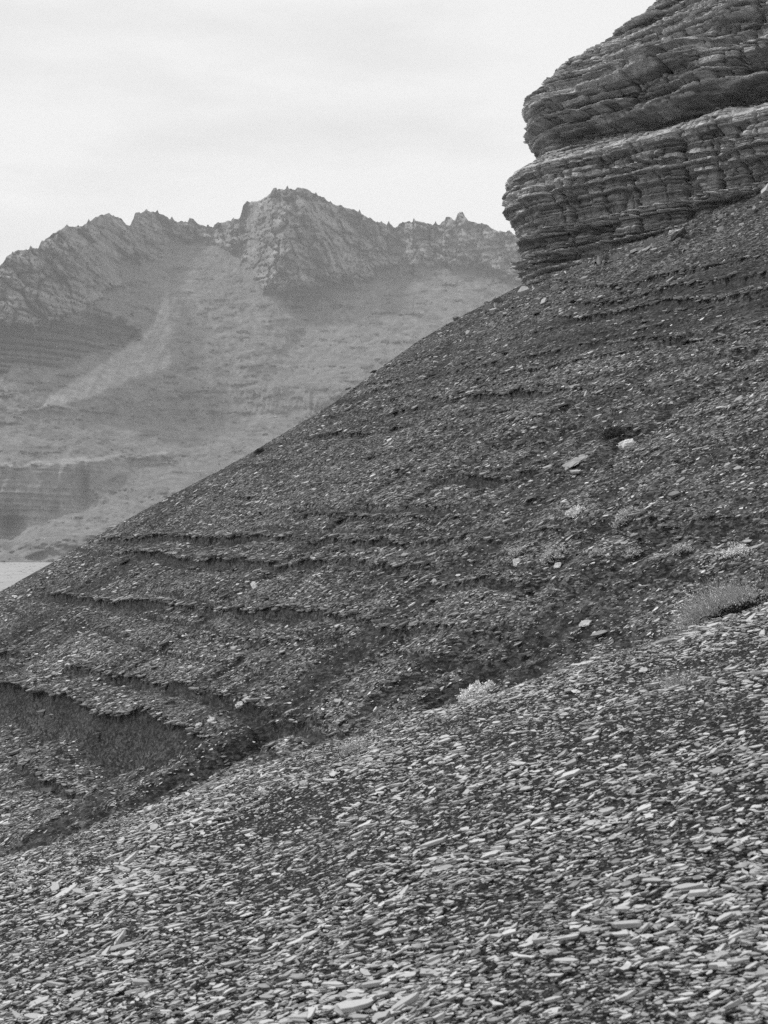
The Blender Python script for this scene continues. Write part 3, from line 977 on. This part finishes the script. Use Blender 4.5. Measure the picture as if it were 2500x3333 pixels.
near = np.zeros_like(U)                                               # metres towards the camera
for (u0, v0, su, sv, amp) in ((610, 1000, 150, 260, 38), (560, 1180, 260, 110, 18), (230, 1110, 150, 70, -35), (1010, 1060, 90, 170, -75), (930, 1180, 90, 90, -40), (1400, 1080, 220, 200, 40), (1120, 1240, 130, 60, 30),
                              (380, 820, 40, 120, -45), (445, 790, 26, 90, -30), (1290, 800, 40, 130, -40), (805, 740, 22, 90, -45), (640, 760, 100, 60, -50), (950, 760, 90, 150, 35), (200, 860, 110, 120, 20),
                              (1460, 800, 70, 100, 25), (1240, 820, 60, 80, -15), (30, 1720, 40, 60, -50), (270, 1600, 20, 70, -35), (320, 1560, 60, 60, 20), (660, 1290, 150, 60, 30), (480, 1410, 160, 50, 20),
                              (180, 1760, 120, 40, 35), (400, 1730, 120, 50, 40), (560, 1600, 120, 50, 25), (120, 1590, 120, 50, 15), (900, 1400, 160, 70, 25)):
    near += amp * np.exp(-((U - u0) / su) ** 2 - ((V - v0) / sv) ** 2)
cone = inside([(640, 775), (720, 810), (834, 977), (972, 1084), (1075, 1215), (900, 1330), (400, 1420), (90, 1340), (300, 1150), (440, 1105), (455, 900), (560, 800)], U + 10 * fbm(U * .01, V * .01, 1.0, 3), V)
near += 42 * sstep(-25, 190, cone)
fan = inside([(1150, 945), (1300, 850), (1500, 800), (1900, 860), (1900, 1400), (1140, 1300), (1020, 1150), (1060, 1010)], U + 10 * fbm(U * .01, V * .01, 4.0, 3), V)
near += 14 * sstep(-120, 300, fan)
# rock: buttresses, leaning joints, rounded blocks
q1, q2 = xm / 26.0 + zm / 60.0, zm / 30.0
f1, f2, cv = cells(q1 + .5 * perlin(xm / 30, zm / 30, 2.0), q2 + .5 * perlin(xm / 30, zm / 30, 9.0), 1)
joint = np.exp(-((f2 - f1) / .09) ** 2)
g1, g2, gv = cells(xm / 9.0 + zm / 26.0, zm / 10.0, 6)
joint2 = np.exp(-((g2 - g1) / .12) ** 2)
big = ridged(xm / 70 + zm / 220, zm / 160, 2.0, 4)
h = rock * (26 * big + 18 * (cv - .5) - 18 * joint * np.clip(.5 + perlin(xm / 50, zm / 50, 5.0) * 1.5, 0, 1) - 5.5 * joint2 + 4.5 * (gv - .5) + 12 * fbm(xm / 22 + zm / 50, zm / 20, 1.0, 4))
h += rock * 11 * ridged(xm / 16 + zm / 30, zm / 60, 4.0, 3) * sstep(-.1, .5, perlin(xm / 60, zm / 60, 15.0))
bedz = np.tanh(2.5 * (perlin(zm / 6.0 + .3 * perlin(xm / 60, 1.0), xm / 220, 3.0) + .6 * perlin(zm / 2.2, xm / 90, 6.0)))
h += (3.0 * rock + 9.0 * dark + 7.0 * dark2 + 2.2 * bluff + 1.2 * bench2) * bedz
h += -16 * alcove
h += bluff * (12 * fbm(xm / 24, zm / 50, 18.0, 3) + 5 * ridged(xm / 14, zm / 60, 8.0, 3) + 1.5 * fbm(xm / 5, zm / 5, 2.0, 3))
h += bench * 5 * ridged(xm / 10, zm / 40, 8.0, 3)
tal = (1 - rock) * (1 - bluff) * (1 - dark)
h += tal * (1 - .8 * scree) * (10.0 * fbm(xm / 50, zm / 40, 7.0, 6, .6) + 1.2 * fbm(xm / 5, zm / 3, 17.0, 3))
oc = tal * (1 - scree) * sstep(.18, .42, fbm(xm / 40, zm / 13, 61.0, 5, .6))
h += oc * (4 + 3 * bedz)
h += tal * (1 - scree) * 4.0 * ridged(xm / 30 + zm / 80, zm / 200, 3.0, 3) * sstep(900, 1000, V)
h += hills * tal * 15 * ridged(xm / 55 + zm / 40, zm / 28, 11.0, 4) + hills * tal * 3 * ridged(xm / 16 - zm / 10, zm / 14, 1.0, 3)
h += cap * 4
Ym = Yb * (1 - (near + h * 1.0) / Yb)
Pmt = np.stack([(U - 1250) * K * Ym, Ym, kk * Ym], -1)
tone = .185 + 0 * U
tone = tone * (1 + .13 * fbm(xm / 30, zm / 16, 31.0, 5, .6))
tone = np.where(rock > 0, tone * (1 - rock) + rock * (.265 + .10 * fbm(xm / 40, zm / 22, 3.0, 5, .6) - .07 * joint - .04 * joint2), tone)
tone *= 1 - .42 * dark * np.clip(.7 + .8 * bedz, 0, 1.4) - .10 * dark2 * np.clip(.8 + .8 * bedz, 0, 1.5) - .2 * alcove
tone *= 1 - .07 * bench2 * np.clip(.5 + fbm(xm / 12, zm / 6, 5.0, 3), 0, 1)
streak = fbm(U * .035 + V * .012, V * .004, 12.0, 3)
scree = scree * np.clip(.75 + .9 * fbm((U + .55 * V) * .045, V * .006, 22.0, 3), .15, 1)
tone = tone * (1 - scree) + scree * (.36 + .05 * streak)
chute = np.exp(-((U - 545 - (V - 1000) * .0 + 10 * perlin(V * .01, 3.0)) / 26) ** 2) * sstep(840, 960, V) * sstep(1230, 1100, V)
tone += .045 * chute * (1 - scree)
tone += .12 * cap + bluff * (.035 + .025 * bedz)
tone *= 1 - .22 * oc
tone += .02 * hills
tone *= 1 - .10 * sstep(900, 700, V) * sstep(1290, 1180, U) * sstep(420, 560, U)
# back of the mountain
kb = np.array([6, 25, 70, 160, 320.0])[:, None]
yb = Ym[-1][None] + kb
Pb = np.stack([Pmt[-1, :, 0][None] + 0 * kb, yb, np.maximum(Pmt[-1, :, 2][None] - .05 * kb - .8 * np.maximum(kb - 20, 0), -30)], -1)
base = Pmt[:1].copy()
base[..., 1] -= 3.0
base[..., 2] = -27.0
Pall = np.concatenate([base, Pmt, Pb], 0)
tone = np.concatenate([tone[:1], tone, np.repeat(tone[-1:], 5, 0)], 0)
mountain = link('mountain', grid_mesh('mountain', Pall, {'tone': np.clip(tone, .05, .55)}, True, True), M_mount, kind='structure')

# boulders lying about on its talus
n = 2600
iu = rng.integers(62, 575, n)
iv = rng.integers(40, 300, n)
okb = (rng.uniform(0, 1, n) < (.25 + .9 * np.maximum(0, perlin(U[iv, iu] * .02, V[iv, iu] * .03, 9.0)))) & (rock[iv, iu] < .3) & (scree[iv, iu] < .3)
iu, iv = iu[okb], iv[okb]
n = len(iu)
C = Pmt[iv, iu] + np.stack([rng.uniform(-2, 2, n), np.zeros(n), np.zeros(n)], 1)
Ln = np.clip(rng.lognormal(math.log(1.9), .55, n), .8, 8.0)
nn = tilt_normals(np.tile(np.array([[0, -.4, .9]]), (n, 1)), .3, rng)
dm = np.stack([Ln, Ln * rng.uniform(.6, 1, n), Ln * rng.uniform(.4, .9, n)], 1)
link('talus_boulders', flake_mesh('talus_boulders', C, frames(nn, rng.uniform(0, 6, n)), dm, rng.uniform(.08, .32, n), 6, False, rng), M_stone, mountain, kind='stuff')

# ------------------------------------------------------------------ plain on the valley floor
xs = np.linspace(-1150, 1150, 120)
ys = np.concatenate([np.linspace(-140, 500, 20)[:-1], np.linspace(500, 1500, 100), np.linspace(1500, 1900, 8)[1:]])
XP, YP = np.meshgrid(xs, ys)
ZP = -24.0 + .12 * fbm(XP / 30, YP / 60, 1.0, 3)
tone = .31 * (1 + .05 * fbm(XP / 18, YP / 70, 6.0, 4))
link('plain', grid_mesh('plain', np.stack([XP, YP, ZP], -1), {'tone': tone}, True, True), M_plain, kind='structure')
# low scrub dotting the plain
n = 260
ang = rng.uniform(-.31, -.20, n)
yy = rng.uniform(560, 1440, n)
C = np.stack([ang * yy, yy, np.full(n, -23.9)], 1)
Ln = rng.uniform(.8, 2.6, n)
link('plain_scrub', flake_mesh('plain_scrub', C, frames(np.tile(np.array([[0, 0, 1.0]]), (n, 1)), rng.uniform(0, 6, n)), np.stack([Ln * 1.6, Ln, Ln * .15], 1), rng.uniform(.28, .36, n), 6, False, rng), M_stone, kind='stuff')


# ------------------------------------------------------------------ single rocks
def hit(fn, u, v, y0=8.0, y1=60.0):
    """where the sight line through a photograph pixel first meets a slope."""
    a, zr_ = (u - 1250) * K, (HOR - v) * K
    ys_ = np.linspace(y0, y1, 6000)
    zs = fn(a * ys_, ys_)
    i = int(np.argmax(zs >= zr_ * ys_))
    return np.array([a * ys_[i], ys_[i], zs[i]])


def rock(name, p, size, label, cat, tone_, seed, rounded=False, up=(0, 0, 1), turn=0.0, group=None):
    """a weathered slab or stone: a displaced icosphere, flattened and cut by bedding."""
    import bmesh
    bm = bmesh.new()
    bmesh.ops.create_icosphere(bm, subdivisions=4, radius=.5)
    v = np.array([q.co[:] for q in bm.verts])
    r = np.linalg.norm(v, axis=1)[:, None]
    d = v / r
    box = d / np.maximum(np.abs(d).max(1, keepdims=True), 1e-6)
    v = .5 * (d * .85 + box * .15 if rounded else d * .35 + box * .65 * .9)
    nz = fbm(d[:, 0] * 2 + seed, d[:, 1] * 2, d[:, 2] * 2, 4)
    v = v * (1 + .28 * nz)[:, None]
    v[:, 2] += .05 * np.tanh(6 * perlin(d[:, 2] * 5 + seed, d[:, 0] * .8, d[:, 1] * .8))
    bx = v * np.array(size)
    for q, c in zip(bm.verts, bx):
        q.co = c
    me = bpy.data.meshes.new(name)
    bm.to_mesh(me)
    bm.free()
    at = me.attributes.new('tone', 'FLOAT', 'POINT')
    at.data.foreach_set('value', (tone_ * (1 + .2 * nz)).astype(np.float32))
    me.shade_flat()
    o = link(name, me, M_bed, label=label, category=cat)
    if group:
        o['group'] = group
    n_ = Vector(up).normalized()
    o.rotation_euler = (n_.to_track_quat('Z', 'Y').to_matrix() @ Matrix.Rotation(turn, 3, 'Z')).to_euler()
    o.location = Vector(p) + n_ * size[2] * .25
    return o


def px_m(p, px_):
    return px_ * K * p[1]


MN = (-GX, -GY, 1.0)
p = hit(mid_z, 2043, 1455)
rock('white_rock', p, (px_m(p, 56), px_m(p, 40), px_m(p, 30)), 'rounded white rock lying just below the dark bush on the middle slope', 'rock', .62, 3.0, True, (-.3, -.4, 1), .3)
p = hit(mid_z, 1873, 1505)
rock('shale_slab', p, (px_m(p, 80), px_m(p, 80), px_m(p, 9)), 'wide thin pale slab lying flat left of the white rock', 'slab', .27, 8.0, False, MN, -.3)
p = hit(mid_z, 1683, 1832)
rock('shale_slab', p, (px_m(p, 26), px_m(p, 36), px_m(p, 6)), 'small pale slab tilted up beside the left end of the shrub row', 'slab', .45, 5.0, False, (-.2, -.7, .7), .2)
p = hit(mid_z, 1815, 1842)
rock('shale_slab', p, (px_m(p, 24), px_m(p, 30), px_m(p, 6)), 'small pale slab just below the tufted shrub in the row', 'slab', .42, 6.0, False, (-.3, -.5, .8), .1)
p = hit(mid_z, 1905, 2033)
rock('shale_slab', p, (px_m(p, 40), px_m(p, 32), px_m(p, 7)), 'thin elongated pale slab alone on the dark slope left of the big grass tuft', 'slab', .40, 12.0, False, (-.5, -.45, 1), .2)
p = hit(mid_z, 830, 1912)
rock('shale_slab', p, (px_m(p, 18), px_m(p, 44), px_m(p, 9)), 'small pale upright slab alone on the slope above the long ledge', 'slab', .5, 15.0, False, (-.1, -.8, .7), .5)
for i, (u, v, s_, lab) in enumerate(((806, 2282, 17, 'pale stone topmost in the short trail of stones under the broken ledge'), (785, 2297, 20, 'largest pale stone in the middle of the trail of stones under the broken ledge'),
                                     (690, 2348, 16, 'pale stone in the lower half of the trail of stones on the bouldery bank'), (648, 2362, 13, 'pale stone at the lower end of the trail of stones near the scarp'))):
    p = hit(mid_z, u, v)
    rock('pale_stone', p, (px_m(p, s_ * 1.7), px_m(p, s_ * 1.6), px_m(p, s_ * .8)), lab, 'stone', .48, 20.0 + i, True, (-.4, -.4, 1), .6, 'pale stones trailing down from the ledge')
p = hit(mid_z, 2212, 775)
rock('dark_boulder', p, (px_m(p, 44), px_m(p, 60), px_m(p, 30)), 'dark angular boulder at the foot of the layered cliff', 'boulder', .07, 31.0, False, (-.5, -.3, 1), .4)
p = hit(mid_z, 2189, 764)
rock('pale_boulder', p, (px_m(p, 24), px_m(p, 24), px_m(p, 20)), 'small pale boulder beside the dark boulder at the foot of the cliff', 'boulder', .5, 34.0, True)
p = hit(mid_z, 1970, 848)
rock('dark_boulder', p, (px_m(p, 22), px_m(p, 22), px_m(p, 26)), 'small pointed dark boulder standing on the talus under the cliff', 'boulder', .12, 37.0, False)
p = hit(mid_z, 2100, 815)
rock('shale_slab', p, (px_m(p, 50), px_m(p, 40), px_m(p, 8)), 'broad pale slab on the talus under the middle of the cliff', 'slab', .24, 39.0, False, MN, .3)
p = hit(fore_z, 2160, 2100, 4, 13)
rock('edge_stone', p, (px_m(p, 66), px_m(p, 80), px_m(p, 26)), 'rounded stone with dark hollow on the crest of the foreground slope', 'stone', .26, 41.0, True, (-.3, 0, 1), .2)


# ------------------------------------------------------------------ plants
def ribbons(name, roots, dirs, length, width, droop, mat, parent, r, seg=3, kink=.25):
    """curved stems, each a three-sided tapering tube."""
    n_ = len(roots)
    d = dirs / np.linalg.norm(dirs, axis=1)[:, None]
    p_ = roots.copy()
    pts = [p_.copy()]
    for i in range(seg):
        p_ = p_ + d * (length / seg)[:, None]
        pts.append(p_.copy())
        d = d + r.normal(0, kink, d.shape) + np.array([0, 0, -1.0]) * droop
        d /= np.linalg.norm(d, axis=1)[:, None]
    V_ = []
    for i, q in enumerate(pts):
        wd = width * (1 - .75 * i / seg)
        for k_ in range(3):
            t_ = 2 * math.pi * k_ / 3
            V_.append(q + np.stack([wd * math.cos(t_), wd * math.sin(t_), 0 * wd], 1))
    V_ = np.stack(V_, 1)
    nv = V_.shape[1]
    polys = []
    for i in range(seg):
        for k_ in range(3):
            j = (k_ + 1) % 3
            polys += [i * 3 + k_, i * 3 + j, i * 3 + 3 + j, i * 3 + 3 + k_]
    loops = (np.arange(n_)[:, None] * nv + np.array(polys)[None]).ravel()
    me = mesh_from(name, V_.reshape(-1, 3), loops, np.arange(len(loops) // 4) * 4)
    link(name, me, mat, parent)
    return pts


def leaves(name, pts, size, mat, parent, r):
    n_ = len(pts)
    a1 = r.normal(size=(n_, 3))
    a1 /= np.linalg.norm(a1, axis=1)[:, None]
    a2 = np.cross(a1, r.normal(size=(n_, 3)))
    a2 /= np.linalg.norm(a2, axis=1)[:, None]
    s_ = (size * r.uniform(.6, 1.4, n_))[:, None]
    V_ = np.stack([pts - a1 * s_, pts + a2 * s_ * .45, pts + a1 * s_, pts - a2 * s_ * .45], 1)
    link(name, mesh_from(name, V_.reshape(-1, 3), np.arange(n_ * 4), np.arange(n_) * 4), mat, parent)


def dome_dirs(n_, r, spread=1.0, lean=(0, 0, 0)):
    d = r.normal(size=(n_, 3)) * np.array([spread, spread, .5])
    d[:, 2] = np.abs(d[:, 2]) + .45
    return d + np.array(lean)


def shrub(u, v, wpx, hpx, label, group, leaf_mat, seed, fn=mid_z, nst=70, per=16, clump=.10, lo=8.0, hi=60.0, leafpx=3.2, name='shrub', lean=(-.15, 0, 0), cat='shrub'):
    """woody twigs carrying leaf clumps; (u, v) is the middle of its foot."""
    r = np.random.default_rng(seed)
    p_ = hit(fn, u, v, lo, hi)
    W_, H_ = px_m(p_, wpx) * .5, px_m(p_, hpx)
    t_ = thing(name, p_, label, cat, group)
    ro = np.stack([r.normal(0, W_ * .3, nst), r.normal(0, W_ * .25, nst), np.zeros(nst)], 1)
    ro[:, 2] = np.array(fn(ro[:, 0] + p_[0], ro[:, 1] + p_[1])) - p_[2]
    di = dome_dirs(nst, r, 1.0, lean)
    di /= np.linalg.norm(di, axis=1)[:, None]
    ln = np.minimum(H_ * .85 / np.maximum(di[:, 2], .3), W_ * 1.0) * r.uniform(.7, 1.05, nst)
    pts = ribbons('twigs', ro, di, ln, np.full(nst, px_m(p_, .7)), -.02, M_twig, t_, r)
    tips = np.concatenate([pts[-1], pts[-2][::2]])
    c = np.repeat(tips, per, 0) + r.normal(0, 1, (len(tips) * per, 3)) * np.array([1, 1, .8]) * W_ * clump
    leaves('foliage', c, px_m(p_, leafpx), leaf_mat, t_, r)
    return t_


def grass(u, v, wpx, hpx, label, group, seed, fn=mid_z, nst=500, mat=None, lo=8.0, hi=60.0, droop=.12, name='grass_tuft', wd=.9, lean=(-.2, 0, 0)):
    r = np.random.default_rng(seed)
    p_ = hit(fn, u, v, lo, hi)
    W_, H_ = px_m(p_, wpx) * .5, px_m(p_, hpx)
    t_ = thing(name, p_, label, 'grass', group)
    ro = np.stack([r.normal(0, W_ * .33, nst), r.normal(0, W_ * .25, nst), np.zeros(nst)], 1)
    ro[:, 2] = np.array(fn(ro[:, 0] + p_[0], ro[:, 1] + p_[1])) - p_[2]
    di = dome_dirs(nst, r, .8, lean)
    di /= np.linalg.norm(di, axis=1)[:, None]
    ln = np.minimum(H_ * 1.15 / np.maximum(di[:, 2], .35), W_ * 1.15) * r.uniform(.5, 1.1, nst)
    pts = ribbons('stems', ro, di, ln, np.full(nst, px_m(p_, wd)), droop, mat or M_straw, t_, r, 4, .3)
    sel = r.random(nst) < .25
    c = np.repeat(pts[-1][sel], 4, 0) + r.normal(0, W_ * .03, (4 * sel.sum(), 3))
    leaves('seed_heads', c, px_m(p_, 2.2), M_pale_leaf, t_, r)
    bpy.data.objects[t_.name].children[-1]['kind'] = 'stuff'
    return t_


ROW = 'small shrubs in a row across the middle slope'
tuft = grass(2350, 2050, 280, 220, 'big dry grass tuft hanging over a dark hollow behind the foreground crest', None, 1, mid_z, 2300, M_straw, 10, 30, .12, 'grass_tuft', 1.3, (-.45, -.1, .1))
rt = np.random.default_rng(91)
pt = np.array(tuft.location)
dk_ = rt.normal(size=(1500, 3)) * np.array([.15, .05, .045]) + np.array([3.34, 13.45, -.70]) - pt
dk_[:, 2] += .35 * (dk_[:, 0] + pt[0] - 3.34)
leaves('hollow_shade_leaves', dk_, px_m(pt, 5), M_hollow_shade, tuft, rt)  # black leaf mass added to stand in for the shade inside the tuft
shrub(1555, 2283, 95, 62, 'bright pale bushy shrub on the crest of the foreground slope', None, M_pale_leaf, 2, mid_z, 110, 60, .11, 12, 40, 4.6)
shrub(1150, 2455, 90, 50, 'faint pale low shrub on the foreground crest left of the bright one', None, M_mid_leaf, 3, fore_z, 50, 24, .16, 5, 13, 2.6)
grass(2200, 2240, 170, 60, 'sparse weedy tuft growing among the flakes of the foreground slope', None, 4, fore_z, 170, M_straw, 5, 13, .05, 'weed_tuft', .7)
shrub(2003, 1424, 72, 72, 'dark bush right above the white rock', None, M_dark_leaf, 5, mid_z, 120, 22, .16, 10, 60, 2.4, 'bush', (-.5, -.1, 0), 'bush')
shrub(845, 1476, 30, 26, 'tiny dark bush standing on the ridge of the middle slope against the valley', None, M_dark_leaf, 6, mid_z, 40, 16, .2, 10, 60, 2.4, 'bush', (0, 0, 0), 'bush')
shrub(2040, 1690, 70, 46, 'pale shrub with dark shaded underside below the white rock', None, M_mid_leaf, 7, mid_z, 60, 20, .12)
shrub(1877, 1676, 52, 24, 'small flat pale shrub left of the shrub with the dark underside', None, M_pale_leaf, 8, mid_z, 40, 18, .14)
shrub(1802, 1822, 72, 42, 'rounded tufted shrub above two pale slabs', ROW, M_mid_leaf, 9, mid_z, 70, 18, .12)
shrub(1690, 1805, 50, 22, 'faint low shrub at the left end of the shrub row', ROW, M_mid_leaf, 10, mid_z, 30, 12, .15)
shrub(1945, 1805, 44, 20, 'small faint shrub next right of the tufted shrub in the row', ROW, M_mid_leaf, 11, mid_z, 30, 12, .15)
shrub(2062, 1812, 46, 34, 'small pale shrub in the middle of the row', ROW, M_mid_leaf, 12, mid_z, 40, 18, .14)
shrub(2150, 1820, 34, 30, 'narrow grey shrub leaning left in the row right of its middle', ROW, M_mid_leaf, 13, mid_z, 30, 18, .15)
shrub(2218, 1798, 54, 28, 'dim spreading shrub second from the right end of the row', ROW, M_mid_leaf, 14, mid_z, 40, 14, .15)
shrub(2385, 1818, 105, 50, 'long pale shrub straggling uphill at the right end of the row', ROW, M_pale_leaf, 15, mid_z, 60, 18, .10, 8, 60, 2.6, 'shrub', (.5, .2, .1))

# ------------------------------------------------------------------ valley air
hx = np.array([(-1250, -160, -27), (1250, -160, -27), (1250, 2900, -27), (-1250, 2900, -27), (-1250, -160, 620), (1250, -160, 620), (1250, 2900, 620), (-1250, 2900, 620)], float)
hf = [0, 3, 2, 1, 4, 5, 6, 7, 0, 1, 5, 4, 1, 2, 6, 5, 2, 3, 7, 6, 3, 0, 4, 7]
hm = bpy.data.materials.new('valley_air')
hm.use_nodes = True
hn = hm.node_tree.nodes
hn.clear()
ho = hn.new('ShaderNodeOutputMaterial')
pv = hn.new('ShaderNodeVolumePrincipled')
pv.inputs['Color'].default_value = (.97, .97, .97, 1)
pv.inputs['Density'].default_value = 0.000095
hm.node_tree.links.new(pv.outputs[0], ho.inputs['Volume'])
link('haze', mesh_from('haze', hx, hf, np.arange(6) * 4), hm, kind='stuff')
